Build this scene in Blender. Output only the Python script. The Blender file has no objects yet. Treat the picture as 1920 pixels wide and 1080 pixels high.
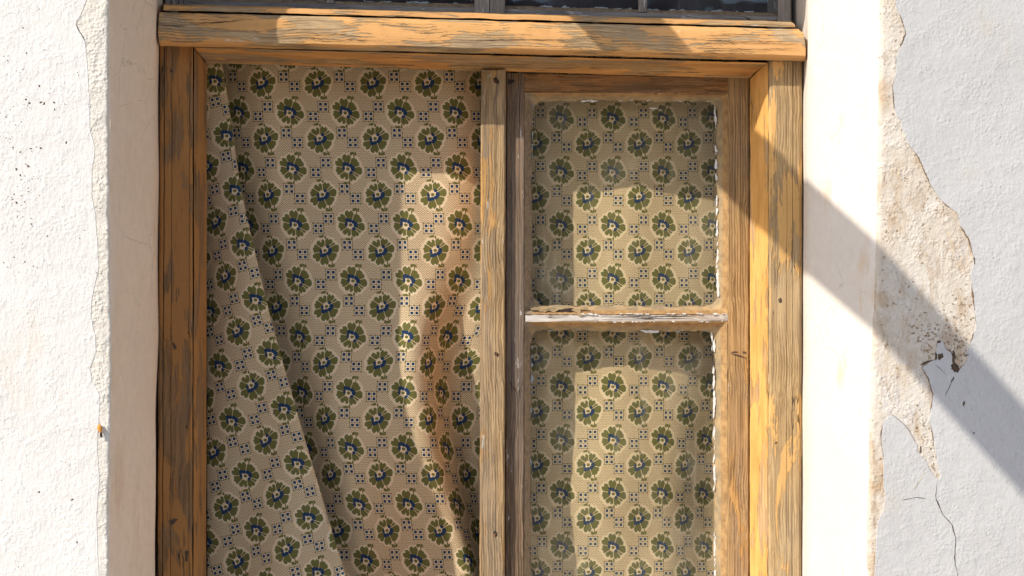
import bpy, bmesh, math, random
from mathutils import Vector, noise

S = bpy.context.scene
COL = S.collection
R = math.radians
random.seed(7)

# ------------------------------------------------------------------ camera
D = 3.4                                   # metres from the window plane (y = 0)
F = 3400.0                                # focal length in photo pixels (1920 wide)
YAW, PITCH = math.atan(245.0 / F), math.atan(60.0 / F)
cam = bpy.data.cameras.new('camera')
cam.lens = 36.0 * F / 1920.0
cam.sensor_width = 36.0
cam.clip_start = 0.05
cam.clip_end = 500
camo = bpy.data.objects.new('camera', cam)
COL.objects.link(camo)
fw = Vector((math.sin(YAW) * math.cos(PITCH), math.cos(YAW) * math.cos(PITCH), math.sin(PITCH)))
CAMLOC = Vector((-D * math.tan(YAW), -D, -D * math.tan(PITCH) / math.cos(YAW)))
camo.location = CAMLOC
camo.rotation_euler = fw.to_track_quat('-Z', 'Y').to_euler()
S.camera = camo
RT = Vector((math.cos(YAW), -math.sin(YAW), 0))
UP = RT.cross(fw)


def W(px, py, y):
    """point of the plane y = const that this photo pixel looks at"""
    d = fw + RT * ((px - 960.0) / F) + UP * ((540.0 - py) / F)
    return CAMLOC + d * ((y - CAMLOC.y) / d.y)


# ------------------------------------------------------------------ light
SX, SZ = 1.2, -1.12                       # sunlight moves (SX, 1, SZ) per metre of depth
sdir = Vector((-SX, -1.0, -SZ)).normalized()   # towards the sun
world = bpy.data.worlds.new('World')
S.world = world
world.use_nodes = True
wn = world.node_tree
sky = wn.nodes.new('ShaderNodeTexSky')
sky.sky_type = 'NISHITA'
sky.sun_disc = False
sky.sun_elevation = math.asin(sdir.z)
sky.sun_rotation = math.atan2(sdir.x, sdir.y)
wn.links.new(sky.outputs[0], wn.nodes['Background'].inputs[0])
wn.nodes['Background'].inputs[1].default_value = 0.15
sun = bpy.data.lights.new('sun', 'SUN')
sun.energy = 3.25
sun.angle = R(0.53)
sun.color = (1.0, 0.915, 0.79)
suno = bpy.data.objects.new('sun', sun)
suno.rotation_euler = sdir.to_track_quat('Z', 'Y').to_euler()
COL.objects.link(suno)
S.view_settings.view_transform = 'Standard'
S.view_settings.look = 'None'
S.view_settings.exposure = 0.62
S.view_settings.gamma = 1.0


# ------------------------------------------------------------------ node helpers
class NT:
    def __init__(s, name):
        s.m = bpy.data.materials.new(name)
        s.m.use_nodes = True
        s.t = s.m.node_tree
        s.bsdf = s.t.nodes['Principled BSDF']
        s.out = s.t.nodes['Material Output']

    def lk(s, v, sock):
        if isinstance(v, bpy.types.NodeSocket):
            s.t.links.new(v, sock)
        elif v is not None:
            if isinstance(v, (tuple, list)) and len(v) == 3 and sock.type == 'RGBA':
                v = (*v, 1)
            sock.default_value = v

    def n(s, typ, **kw):
        nd = s.t.nodes.new(typ)
        for k, v in kw.items():
            setattr(nd, k, v)
        return nd

    def m_(s, op, a, b=None, c=None, clamp=False):
        nd = s.n('ShaderNodeMath', operation=op, use_clamp=clamp)
        s.lk(a, nd.inputs[0])
        s.lk(b, nd.inputs[1])
        s.lk(c, nd.inputs[2])
        return nd.outputs[0]

    def v_(s, op, a, b=None, c=None, scale=None):
        nd = s.n('ShaderNodeVectorMath', operation=op)
        s.lk(a, nd.inputs[0])
        s.lk(b, nd.inputs[1])
        s.lk(c, nd.inputs[2])
        s.lk(scale, nd.inputs[3])
        return nd.outputs['Value'] if op in ('LENGTH', 'DISTANCE', 'DOT_PRODUCT') else nd.outputs[0]

    def mix(s, f, a, b):
        nd = s.n('ShaderNodeMix', data_type='RGBA')
        s.lk(f, nd.inputs[0])
        s.lk(a, nd.inputs[6])
        s.lk(b, nd.inputs[7])
        return nd.outputs[2]

    def noise(s, vec, scale, detail=4, rough=.6, dist=0.0):
        nd = s.n('ShaderNodeTexNoise')
        s.lk(vec, nd.inputs['Vector'])
        nd.inputs['Scale'].default_value = scale
        nd.inputs['Detail'].default_value = detail
        nd.inputs['Roughness'].default_value = rough
        nd.inputs['Distortion'].default_value = dist
        return nd.outputs['Fac']

    def vor(s, vec, scale, feature='F1'):
        nd = s.n('ShaderNodeTexVoronoi', feature=feature)
        s.lk(vec, nd.inputs['Vector'])
        nd.inputs['Scale'].default_value = scale
        return nd

    def step(s, v, lo, hi):
        nd = s.n('ShaderNodeMapRange', interpolation_type='SMOOTHSTEP')
        s.lk(v, nd.inputs[0])
        nd.inputs[1].default_value = lo
        nd.inputs[2].default_value = hi
        return nd.outputs[0]

    def scaled(s, vec, sc, loc=(0, 0, 0)):
        nd = s.n('ShaderNodeMapping')
        s.lk(vec, nd.inputs[0])
        nd.inputs['Scale'].default_value = sc
        nd.inputs['Location'].default_value = loc
        return nd.outputs[0]

    def obj(s):
        return s.n('ShaderNodeTexCoord').outputs['Object']

    def bump(s, h, dist, normal=None, strength=1.0):
        nd = s.n('ShaderNodeBump')
        nd.inputs['Distance'].default_value = dist
        nd.inputs['Strength'].default_value = strength
        s.lk(h, nd.inputs['Height'])
        s.lk(normal, nd.inputs['Normal'])
        return nd.outputs[0]

    def fin(s, col, rough=.8, normal=None, spec=.3):
        s.lk(col, s.bsdf.inputs['Base Color'])
        s.lk(rough, s.bsdf.inputs['Roughness'])
        s.lk(normal, s.bsdf.inputs['Normal'])
        s.bsdf.inputs['Specular IOR Level'].default_value = spec
        return s.m


def wood_mat(name, axis, bare_dark, bare_light, paint, paint_amt, lines=1.0, white=0.0, crack=1.0, paint2=None, grey_amt=.55):
    """weathered board: bare grain showing through flaked paint; grain runs along axis"""
    k = NT(name)
    co = k.obj()
    rnd = k.n('ShaderNodeObjectInfo').outputs['Random']
    off = k.v_('SCALE', (3.1, 7.7, 5.3), scale=rnd)
    co = k.v_('ADD', co, off)
    # slow wander of the grain across the board
    wob = k.noise(k.scaled(co, (3, 3, 3)), 1.6, 2)
    wobv = k.v_('SCALE', (1, 1, 1), scale=k.m_('MULTIPLY', k.m_('SUBTRACT', wob, .5), .03))
    cw = k.v_('ADD', co, wobv)
    a = {'x': (2.6, 110, 110), 'z': (110, 110, 2.6)}[axis]
    g1 = k.noise(k.scaled(cw, a), 1.5, 8, .62)
    a2 = {'x': (7, 420, 420), 'z': (420, 420, 7)}[axis]
    g2 = k.noise(k.scaled(cw, a2), 1.2, 4, .6)
    # growth ring lines
    ac = {'x': 'Z', 'z': 'X'}[axis]
    wv = k.n('ShaderNodeTexWave', wave_type='BANDS', bands_direction=ac, wave_profile='SIN')
    k.lk(k.scaled(cw, {'x': (.12, 1, 1), 'z': (1, 1, .12)}[axis]), wv.inputs[0])
    wv.inputs['Scale'].default_value = 62
    wv.inputs['Distortion'].default_value = 4.5
    wv.inputs['Detail'].default_value = 3
    wv.inputs['Detail Scale'].default_value = 5
    wv.inputs['Detail Roughness'].default_value = .6
    ring = k.m_('MULTIPLY', k.m_('POWER', wv.outputs['Fac'], 3.0), k.step(k.noise(k.scaled(co, (7, 7, 7), (1, 9, 4)), 1, 3), .35, .62))
    fib = k.m_('ADD', k.m_('MULTIPLY', g1, .65), k.m_('MULTIPLY', g2, .35))
    bare = k.mix(k.step(fib, .36, .62), bare_dark, bare_light)
    bare = k.mix(k.m_('MULTIPLY', ring, .36 * lines), bare, tuple(c * .38 for c in bare_dark))
    # grey weathering
    gw = k.noise(k.scaled(co, {'x': (2, 14, 14), 'z': (14, 14, 2)}[axis]), 1.2, 4)
    grey = sum(bare_light) / 3
    bare = k.mix(k.m_('MULTIPLY', k.step(gw, .42, .66), grey_amt), bare, (grey * .92, grey * .88, grey * .84))
    # paint patches
    pn = k.noise(k.scaled(co, {'x': (5, 20, 20), 'z': (20, 20, 5)}[axis]), 1.1, 6, .58, .5)
    pn = k.m_('ADD', pn, k.m_('MULTIPLY', k.m_('SUBTRACT', fib, .5), .34))
    pn = k.m_('SUBTRACT', pn, k.m_('MULTIPLY', ring, .06 * lines))
    th = 1 - paint_amt
    pm = k.step(pn, .5 + (th - .5) * .5 - .012, .5 + (th - .5) * .5 + .014)
    p2 = paint2 or tuple(c * .72 for c in paint)
    pcol = k.mix(k.step(k.noise(k.scaled(co, {'x': (8, 40, 40), 'z': (40, 40, 8)}[axis]), 1, 6, .65), .35, .68), p2, paint)
    col = k.mix(pm, bare, pcol)
    if white:
        wn_ = k.noise(k.scaled(co, {'x': (18, 110, 110), 'z': (110, 110, 18)}[axis], (4, 4, 4)), 1, 6, .7)
        big = k.noise(co, 9, 2)
        wm = k.m_('MULTIPLY', k.step(wn_, .68 - .2 * white, .71 - .2 * white), k.step(big, .42, .56))
        col = k.mix(k.m_('MULTIPLY', wm, .8), col, (.62, .62, .62))
    # drying cracks along the grain
    cn = k.noise(k.scaled(cw, {'x': (1.3, 48, 48), 'z': (48, 48, 1.3)}[axis], (9, 2, 5)), 1, 3, .5)
    cr = k.m_('SUBTRACT', 1.0, k.step(k.m_('ABSOLUTE', k.m_('SUBTRACT', cn, .5)), .0015, .0075))
    cmask = k.step(k.noise(k.scaled(co, (6, 6, 6), (3, 1, 2)), 1, 3), .53, .62)
    cr = k.m_('MULTIPLY', k.m_('MULTIPLY', cr, cmask), crack)
    col = k.mix(cr, col, (.02, .012, .007))
    # small dark specks and dirt
    sp = k.noise(co, 420, 2)
    col = k.mix(k.m_('MULTIPLY', k.step(sp, .66, .74), .55), col, (.05, .03, .018))
    h = k.m_('ADD', k.m_('MULTIPLY', fib, .9), k.m_('MULTIPLY', pm, .35))
    h = k.m_('SUBTRACT', h, k.m_('MULTIPLY', k.m_('MULTIPLY', ring, k.m_('SUBTRACT', 1.2, pm)), .55 * lines))
    h = k.m_('SUBTRACT', h, k.m_('MULTIPLY', cr, 1.6))
    nb = k.bump(h, .0011)
    nb = k.bump(k.noise(co, 700, 3), .0005, nb)
    return k.fin(col, k.m_('ADD', .62, k.m_('MULTIPLY', fib, .3)), nb, .25)


def plaster_mat(name, base, second, stain, stain_amt, grain=1.0, streak=1.0, lump=1.0, speck=.5, sc=1.0, craze=0.0, wet=0.0):
    k = NT(name)
    co = k.obj()
    big = k.noise(co, 3.5 * sc, 5, .6)
    col = k.mix(k.step(big, .32, .68), second, base)
    st = k.noise(k.scaled(co, (16, 16, 16 / (1 + 2.5 * streak)), (2, 5, 1)), 1, 7, .66, .4)
    reg = k.noise(co, 4.2, 3, .55)
    sm = k.m_('MULTIPLY', k.step(st, .50, .68), k.step(reg, .60 - .25 * stain_amt, .78 - .25 * stain_amt))
    col = k.mix(k.m_('MULTIPLY', sm, min(1, .35 + stain_amt)), col, stain)
    if wet:
        w1 = k.noise(k.scaled(co, (9, 9, 5), (3, 3, 8)), 1, 7, .68, .8)
        col = k.mix(k.m_('MULTIPLY', k.step(w1, .50, .60), wet), col, stain)
        w2 = k.noise(k.scaled(co, (30, 30, 14), (1, 7, 2)), 1, 6, .7, .5)
        col = k.mix(k.m_('MULTIPLY', k.step(w2, .54, .64), wet * .9), col, tuple(c * .8 for c in stain))
        w3 = k.noise(k.scaled(co, (14, 14, 8), (8, 1, 2)), 1, 6, .7, .5)
        col = k.mix(k.m_('MULTIPLY', k.step(w3, .55, .62), wet * .9), col, (.62, .60, .575))
    mot = k.noise(co, 55, 5, .7)
    col = k.mix(k.m_('MULTIPLY', k.step(mot, .35, .7), .22), col, tuple(c * .78 for c in second))
    # scattered little pits
    vo = k.vor(co, 130)
    pit = k.m_('MULTIPLY', k.m_('SUBTRACT', 1.0, k.step(vo.outputs['Distance'], .07, .15)),
               k.step(k.n('ShaderNodeSeparateColor').outputs[0] if False else k.noise(co, 60, 1), .60, .66))
    pit = k.m_('MULTIPLY', pit, speck)
    col = k.mix(pit, col, (.12, .09, .07))
    if craze:
        cv = k.n('ShaderNodeTexVoronoi', feature='DISTANCE_TO_EDGE')
        k.lk(k.v_('ADD', co, k.v_('SCALE', (1, 1, 1), scale=k.m_('MULTIPLY', k.noise(co, 30, 4), .03))), cv.inputs['Vector'])
        cv.inputs['Scale'].default_value = 9
        ck = k.m_('MULTIPLY', k.m_('SUBTRACT', 1.0, k.step(cv.outputs['Distance'], .002, .012)), k.step(k.noise(co, 7, 2), .52, .6))
        ck = k.m_('MULTIPLY', ck, craze)
        col = k.mix(ck, col, tuple(c * .35 for c in stain))
    # relief: trowel undulation, brush streaks, sand grain
    h1 = k.noise(co, 11, 3, .5)
    n1 = k.bump(h1, .0045 * lump)
    h2 = k.noise(k.scaled(co, (180, 180, 60)), 1, 4, .6)
    n2 = k.bump(h2, .0007 * streak, n1)
    h3 = k.noise(co, 150, 4, .62)
    h3 = k.m_('SUBTRACT', h3, k.m_('MULTIPLY', pit, 1.5))
    n3 = k.bump(h3, .0012 * grain, n2)
    h4 = k.vor(co, 210, 'SMOOTH_F1').outputs['Distance']
    n4 = k.bump(k.m_('MULTIPLY', h4, k.step(k.noise(co, 30, 2), .4, .65)), .0010 * grain, n3)
    return k.fin(col, .9, n4, .15)


def simple_mat(name, col, rough=.8, var=.3, scale=60, bumpd=.001, spec=.3, col2=None):
    k = NT(name)
    co = k.obj()
    n_ = k.noise(co, scale, 5, .65)
    c = k.mix(k.step(n_, .3, .7), col2 or tuple(x * (1 - var) for x in col), col)
    return k.fin(c, rough, k.bump(n_, bumpd), spec)


M = {}
OC = (.74, .385, .125)
M['header_wood'] = wood_mat('header_wood', 'x', (.30, .195, .10), (.54, .39, .22), (.69, .375, .150), .54, 1.2, .15, .7, (.58, .32, .12), .2)
M['moulding_wood_x'] = wood_mat('moulding_wood_across', 'x', (.20, .11, .045), (.52, .33, .15), (.64, .335, .11), .50, .5, .1, 1.1, (.46, .22, .07), .3)
M['moulding_wood_z'] = wood_mat('moulding_wood_upright', 'z', (.34, .19, .08), (.64, .40, .17), (.80, .44, .14), .66, .6, .0, .7, (.62, .32, .09), .2)
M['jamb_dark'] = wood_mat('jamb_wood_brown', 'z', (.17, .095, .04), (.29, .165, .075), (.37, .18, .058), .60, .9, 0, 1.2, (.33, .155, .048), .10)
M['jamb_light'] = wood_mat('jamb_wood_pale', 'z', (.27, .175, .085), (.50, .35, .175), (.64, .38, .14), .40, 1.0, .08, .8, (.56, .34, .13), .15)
M['mullion_wood'] = wood_mat('mullion_wood', 'z', (.20, .13, .065), (.45, .305, .155), (.50, .29, .11), .36, 1.2, .22, .7, None, .2)
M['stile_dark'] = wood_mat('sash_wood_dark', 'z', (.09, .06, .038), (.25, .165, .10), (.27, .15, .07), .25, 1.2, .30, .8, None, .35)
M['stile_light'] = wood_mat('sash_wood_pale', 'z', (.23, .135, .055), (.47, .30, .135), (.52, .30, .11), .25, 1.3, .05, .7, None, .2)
M['rail_dark'] = wood_mat('sash_rail_wood', 'x', (.13, .07, .03), (.30, .17, .08), (.36, .18, .07), .5, .8, .12, 1, None, .2)
M['grey_wood_x'] = wood_mat('grey_wood_across', 'x', (.13, .125, .125), (.34, .325, .32), (.30, .21, .13), .22, .7, .4)
M['grey_wood_z'] = wood_mat('grey_wood_upright', 'z', (.16, .14, .13), (.38, .34, .30), (.46, .33, .21), .3, .7, .5)
M['white_bar'] = wood_mat('worn_white_bar', 'x', (.32, .25, .19), (.54, .47, .40), (.66, .61, .56), .52, .6, .2)
M['orange_edge'] = simple_mat('orange_painted_edge', (.88, .40, .055), .7, .35, 90)
M['putty'] = simple_mat('old_putty', (.42, .295, .155), .85, .4, 45, .0025, col2=(.24, .19, .12))
M['putty_dark'] = simple_mat('grimy_and_shaded_putty', (.30, .23, .15), .85, .4, 110, .0025, col2=(.17, .13, .09))
M['rebate'] = simple_mat('brown_rebate', (.44, .27, .115), .8, .4, 70, .002, col2=(.26, .155, .07))
M['flake'] = simple_mat('white_paint_flake', (.80, .79, .76), .7, .2, 200)
M['blue_flake'] = simple_mat('pale_blue_paint_flake', (.42, .50, .54), .7, .3, 200)
M['crack'] = simple_mat('crack_dark', (.05, .035, .028), .95, .4, 200)
M['hole'] = simple_mat('hole_brown', (.13, .09, .06), .95, .6, 260, .003)
M['edge_shadow'] = simple_mat('edge_shadow_brown', (.34, .23, .14), .95, .7, 300, .003)
M['edge_shadow2'] = simple_mat('sand_crumbs', (.46, .34, .22), .95, .5, 200, .002)
M['rust'] = simple_mat('rusty_iron', (.30, .11, .04), .8, .6, 400)
M['iron'] = simple_mat('dark_iron', (.03, .02, .02), .7, .4, 400)
M['plug'] = simple_mat('orange_plug', (.72, .33, .06), .5, .4, 300)
M['dark_room'] = simple_mat('dim_room_plaster', (.10, .09, .085), .9)
M['log'] = wood_mat('weathered_log', 'x', (.2, .14, .09), (.4, .32, .23), (.3, .2, .1), .1)
M['coat_left'] = plaster_mat('white_limewash', (.70, .695, .685), (.665, .655, .64), (.67, .59, .48), .34, 1.0, 1.5, .7, .75)
M['coat_right'] = plaster_mat('off_white_paint', (.525, .527, .53), (.492, .492, .492), (.53, .46, .37), .30, .9, .7, .8, .45, wet=.0)
M['bare_left'] = plaster_mat('cream_render', (.70, .675, .63), (.665, .63, .565), (.62, .53, .41), .3, 2.6, .3, .5, .7)
M['bare_right'] = plaster_mat('sandy_render', (.64, .60, .54), (.585, .515, .43), (.45, .315, .19), .85, 2.0, .5, .9, .6, sc=3.5, wet=.5)
M['reveal_left'] = plaster_mat('beige_reveal', (.81, .665, .525), (.77, .62, .48), (.66, .49, .34), .55, .5, 1.2, .5, .6, craze=.3, wet=.10)
M['reveal_right'] = plaster_mat('white_reveal', (.74, .70, .655), (.70, .65, .595), (.64, .45, .28), .42, .5, .7, .5, .2, craze=.25)
M['ground'] = simple_mat('dusty_ground', (.50, .42, .33), .95, .3, 3, .004)


# ------------------------------------------------------------------ object helpers
def empty(name, loc, label, cat):
    o = bpy.data.objects.new(name, None)
    o.empty_display_size = .05
    o.location = loc
    COL.objects.link(o)
    o['label'] = label
    o['category'] = cat
    return o


def wloc(o):
    v = Vector((0, 0, 0))
    while o:
        v = v + Vector(o.location)
        o = o.parent
    return v


def link(name, verts, faces, mats, parent=None, smooth=True, angle=35, fmat=None):
    me = bpy.data.meshes.new(name)
    me.from_pydata([tuple(v) for v in verts], [], faces)
    if not isinstance(mats, (list, tuple)):
        mats = [mats]
    for m in mats:
        me.materials.append(m)
    bm = bmesh.new()
    bm.from_mesh(me)
    if fmat:
        bm.faces.ensure_lookup_table()
        for f, i in zip(bm.faces, fmat):
            f.material_index = i
    bmesh.ops.recalc_face_normals(bm, faces=bm.faces)
    bm.to_mesh(me)
    bm.free()
    if smooth:
        for p in me.polygons:
            p.use_smooth = True
        me.set_sharp_from_angle(angle=R(angle))
    o = bpy.data.objects.new(name, me)
    COL.objects.link(o)
    if parent is not None:
        o.parent = parent
        o.location = -wloc(parent)
    return o


def fbm(v, sd=0.0):
    p = Vector((v[0] + sd, v[1] - sd * .7, v[2] + sd * .3))
    return noise.noise(p * 18) * .55 + noise.noise(p * 55) * .3 + noise.noise(p * 160) * .2


def loft(name, A, B, mat, parent, jit=.8, step=.006, seed=None, fmats=None, cap=True):
    """member whose closed cross-section runs from end A to end B; lists of (px, py, y)"""
    sd = random.uniform(0, 50) if seed is None else seed
    a = [W(*p) for p in A]
    b = [W(*p) for p in B]
    L = max((b[i] - a[i]).length for i in range(len(a)))
    n = max(2, int(L / step))
    np_ = len(a)
    V, Fc, fm = [], [], []
    for i in range(n + 1):
        t = i / n
        for j in range(np_):
            p = a[j].lerp(b[j], t)
            e = jit * .001
            q = p * 1.0
            q.x += e * fbm(p, sd + 3)
            q.z += e * fbm(p, sd + 11)
            q.y += e * fbm(p, sd + 23) * .8
            V.append(q)
    for i in range(n):
        for j in range(np_):
            k = (j + 1) % np_
            Fc.append((i * np_ + j, i * np_ + k, (i + 1) * np_ + k, (i + 1) * np_ + j))
            fm.append(fmats[j] if fmats else 0)
    if cap:
        Fc.append(tuple(range(np_)))
        Fc.append(tuple(n * np_ + j for j in range(np_ - 1, -1, -1)))
        fm += [0, 0]
    return link(name, V, Fc, mat, parent, angle=28, fmat=fm if fmats else None)


def upright(name, x0t, x1t, x0b, x1b, pt, pb, yf, yb, mat, parent, bev=3.0, side=0.0, jit=.9, grooves=(), fmats=None):
    """vertical board: front face yf between x0..x1 (photo px), worn arrises, grooves = splits along it"""
    def sec(x0, x1, py):
        pr = [(x0, py, yb), (x0, py, yf + bev * .001), (x0 + bev, py, yf)]
        for g, w, d in grooves:
            gx = x0 + (x1 - x0) * g
            pr += [(gx - w, py, yf), (gx, py, yf + d * .001), (gx + w * .8, py, yf)]
        pr += [(x1 - bev, py, yf), (x1, py, yf + bev * .001), (x1, py, yb)]
        return pr
    return loft(name, sec(x0t, x1t, pt), sec(x0b, x1b, pb), mat, parent, jit, fmats=fmats)


def prism(name, pts, y0, y1, mat, parent, bev=.0):
    """closed outline in photo px on plane y0, thickness back to y1"""
    f = [W(px, py, y0) for px, py in pts]
    V = list(f) + [Vector((p.x, y1, p.z)) for p in f]
    n = len(f)
    Fc = [tuple(range(n))] + [(i, (i + 1) % n, n + (i + 1) % n, n + i) for i in range(n)] + [tuple(range(2 * n - 1, n - 1, -1))]
    return link(name, V, Fc, mat, parent, smooth=False)


def ragged(pts, amp, stepmm, seed, closed=False):
    """subdivide a px polyline and roughen it"""
    out = []
    n = len(pts)
    rng = range(n if closed else n - 1)
    for i in rng:
        a, b = Vector((*pts[i], 0)), Vector((*pts[(i + 1) % n], 0))
        k = max(1, int((b - a).length / stepmm))
        for j in range(k):
            p = a.lerp(b, j / k)
            q = Vector((p.x * .05, p.y * .05, seed))
            q2 = Vector((p.x * .21, p.y * .21, seed + 9))
            s_ = Vector((noise.noise(q) + .6 * noise.noise(q2), noise.noise(q + Vector((31, 7, 0))) + .6 * noise.noise(q2 + Vector((5, 3, 0))), 0))
            q3 = Vector((p.x * .55, p.y * .55, seed + 3))
            s_ = s_ * .55 + Vector((noise.noise(q3), noise.noise(q3 + Vector((8, 2, 1))), 0)) * .45
            p = p + s_ * amp
            out.append((p.x, p.y))
    if not closed:
        out.append(tuple(pts[-1]))
    return out


def blobs(name, items, mat, parent, th=.0008, seed=1):
    """irregular flakes or pits, items = (px, py, y, rx, ry, angle)"""
    rnd = random.Random(seed)
    V, Fc = [], []
    for (px, py, y, rx, ry, ang) in items:
        n = 15
        c, s_ = math.cos(ang), math.sin(ang)
        base = len(V)
        ring = []
        for i in range(n):
            a = 2 * math.pi * i / n + rnd.uniform(-.2, .2)
            r = rnd.uniform(.62, 1.2) * (1 + .25 * math.sin(2 * a + px) + .15 * math.sin(3 * a + py))
            dx, dy = math.cos(a) * rx * r, math.sin(a) * ry * r
            ring.append((px + dx * c - dy * s_, py + dx * s_ + dy * c))
        f = [W(x_, y_, y - th) for x_, y_ in ring]
        bk = [W(px + (x_ - px) * 1.12, py + (y_ - py) * 1.12, y + .0004) for x_, y_ in ring]
        V += f + bk
        Fc.append(tuple(base + i for i in range(n)))
        Fc += [(base + i, base + (i + 1) % n, base + n + (i + 1) % n, base + n + i) for i in range(n)]
    return link(name, V, Fc, mat, parent, smooth=False)


def ribbon(name, pts, wmm, y, mat, parent, seed=1, th=.0004, gate=False):
    """hairline crack: a thin band of changing width along a px polyline"""
    P = ragged(pts, 2.2, 3.0, seed)
    n = len(P)
    V, Fc = [], []
    for i, (x_, y_) in enumerate(P):
        a, b = P[max(0, i - 1)], P[min(n - 1, i + 1)]
        dx, dy = b[0] - a[0], b[1] - a[1]
        l = math.hypot(dx, dy) or 1
        w = wmm * .5 * (.55 + 1.1 * abs(noise.noise(Vector((x_ * .06, y_ * .06, seed))))) * min(1, 4 * i / n + .15, 4 * (n - 1 - i) / n + .15)
        if gate:
            w *= max(.05, min(1.3, .5 + 2.6 * noise.noise(Vector((x_ * .035, y_ * .035, seed + 4)))))
        V.append(W(x_ - dy / l * w, y_ + dx / l * w, y - th))
        V.append(W(x_ + dy / l * w, y_ - dx / l * w, y - th))
    for i in range(n - 1):
        Fc.append((2 * i, 2 * i + 1, 2 * i + 3, 2 * i + 2))
    return link(name, V, Fc, mat, parent, smooth=False)


def interp(tab, t):
    if t <= tab[0][0]:
        return tab[0][1]
    for (a, va), (b, vb) in zip(tab, tab[1:]):
        if t <= b:
            f = (t - a) / (b - a)
            return va + (vb - va) * f
    return tab[-1][1]


def sstep(a, b, t):
    t = max(0, min(1, (t - a) / (b - a)))
    return t * t * (3 - 2 * t)


# ------------------------------------------------------------------ ground
g = link('ground', [(-60, -60, -1.6), (60, -60, -1.6), (60, 60, -1.6), (-60, 60, -1.6)], [(0, 1, 2, 3)], M['ground'], smooth=False)
g['kind'] = 'structure'

# ------------------------------------------------------------------ house wall with its window opening
YW = -.31
wall = empty('house_wall', (0, YW, -1.6), 'thick old plastered house wall with peeling paint around the wooden window', 'wall')
TOPZ = W(960, -370, YW).z
BOTZ = W(960, 1500, YW).z
ZLO, ZHI = -1.6, 2.6


def side_wall(name, sgn, back, corner, rad, far, mats):
    """column of wall: reveal, rounded arris, face; back/corner = tables py -> px"""
    zs = []
    z = BOTZ
    while z < TOPZ:
        zs.append(z)
        z += .006
    zs.append(TOPZ)
    V, Fc, fm = [], [], []
    npf = None
    for z in zs:
        pyb = 600 - z * 1000
        pyw = 600 - z * 1000 * 1.10
        xb = W(interp(back, pyb), pyb, -.028).x
        xc = W(interp(corner, pyw), pyw, YW).x
        jj = lambda y, s: .0016 * fbm(Vector((xb, y, z)), s) + .0009 * noise.noise(Vector((y * 40 + s, 0, z * 330)))
        pr = [(xb, .30), (xb, .10)]
        m = 14
        yend = YW + rad
        for i in range(m + 1):
            t = i / m
            y = -.028 + (yend + .028) * t
            ym = -.092
            xm = W(1515.5 if sgn > 0 else 291.5, pyb, ym).x
            if y > ym:
                xx = xb + (xm - xb) * (-.028 - y) / (-.028 - ym)
            else:
                xx = xm + (xc - xm) * (ym - y) / (ym - YW)
            pr.append((xx + sgn * (.0035 * (noise.noise(Vector((y * 6, sgn * 3, z * 5)))) + jj(y, 2) * .25), y))
        nr = 7
        for i in range(1, nr + 1):
            a = (math.pi / 2) * i / nr
            r = rad
            xx = xc + sgn * (r - r * math.cos(a)) * 1.0
            y = yend - r * math.sin(a) * .999
            k = jj(y, 5) * 1.6
            pr.append((xx + sgn * k, y + k * .6 * (1 - i / nr)))
        pr.append((xc + sgn * .06, YW))
        pr.append((xc + sgn * .14, YW))
        pr.append((sgn * far, YW))
        pr.append((sgn * far, .30))
        npf = len(pr)
        V += [Vector((x_, y_, z)) for x_, y_ in pr]
    mreveal = 2 + 14
    for i in range(len(zs) - 1):
        for j in range(npf):
            k = (j + 1) % npf
            Fc.append((i * npf + j, i * npf + k, (i + 1) * npf + k, (i + 1) * npf + j))
            fm.append(0 if j < mreveal + 2 else 1)
    Fc.append(tuple(range(npf)))
    fm.append(0)
    Fc.append(tuple((len(zs) - 1) * npf + j for j in range(npf)))
    fm.append(0)
    return link(name, V, Fc, mats, wall, angle=50, fmat=fm)


side_wall('wall_pier', 1, [(-400, 1509), (100, 1508), (1080, 1505), (1500, 1504)],
          [(-500, 1652), (0, 1650), (450, 1645), (630, 1640), (750, 1634), (900, 1630), (1080, 1626), (1600, 1624)], .010, 3.2, [M['reveal_right'], M['bare_right']])
side_wall('wall_pier', -1, [(-400, 297), (30, 296), (150, 297), (400, 297), (700, 295), (850, 291), (1080, 289), (1500, 289)],
          [(-500, 205), (0, 204), (300, 203), (600, 206), (700, 208), (850, 206), (1080, 203), (1600, 203)], .006, 3.2, [M['reveal_left'], M['bare_left']])


def box(name, x0, x1, y0, y1, z0, z1, mat, parent=None):
    V = [(x, y, z) for x in (x0, x1) for y in (y0, y1) for z in (z0, z1)]
    Fc = [(0, 1, 3, 2), (4, 5, 7, 6), (0, 1, 5, 4), (2, 3, 7, 6), (0, 2, 6, 4), (1, 3, 7, 5)]
    return link(name, V, Fc, mat, parent, smooth=False)


box('wall_above_window', -3.2, 3.2, YW, .30, TOPZ, ZHI, M['coat_left'], wall)
box('wall_below_window', -3.2, 3.2, YW, .30, ZLO, BOTZ, M['coat_left'], wall)

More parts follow.
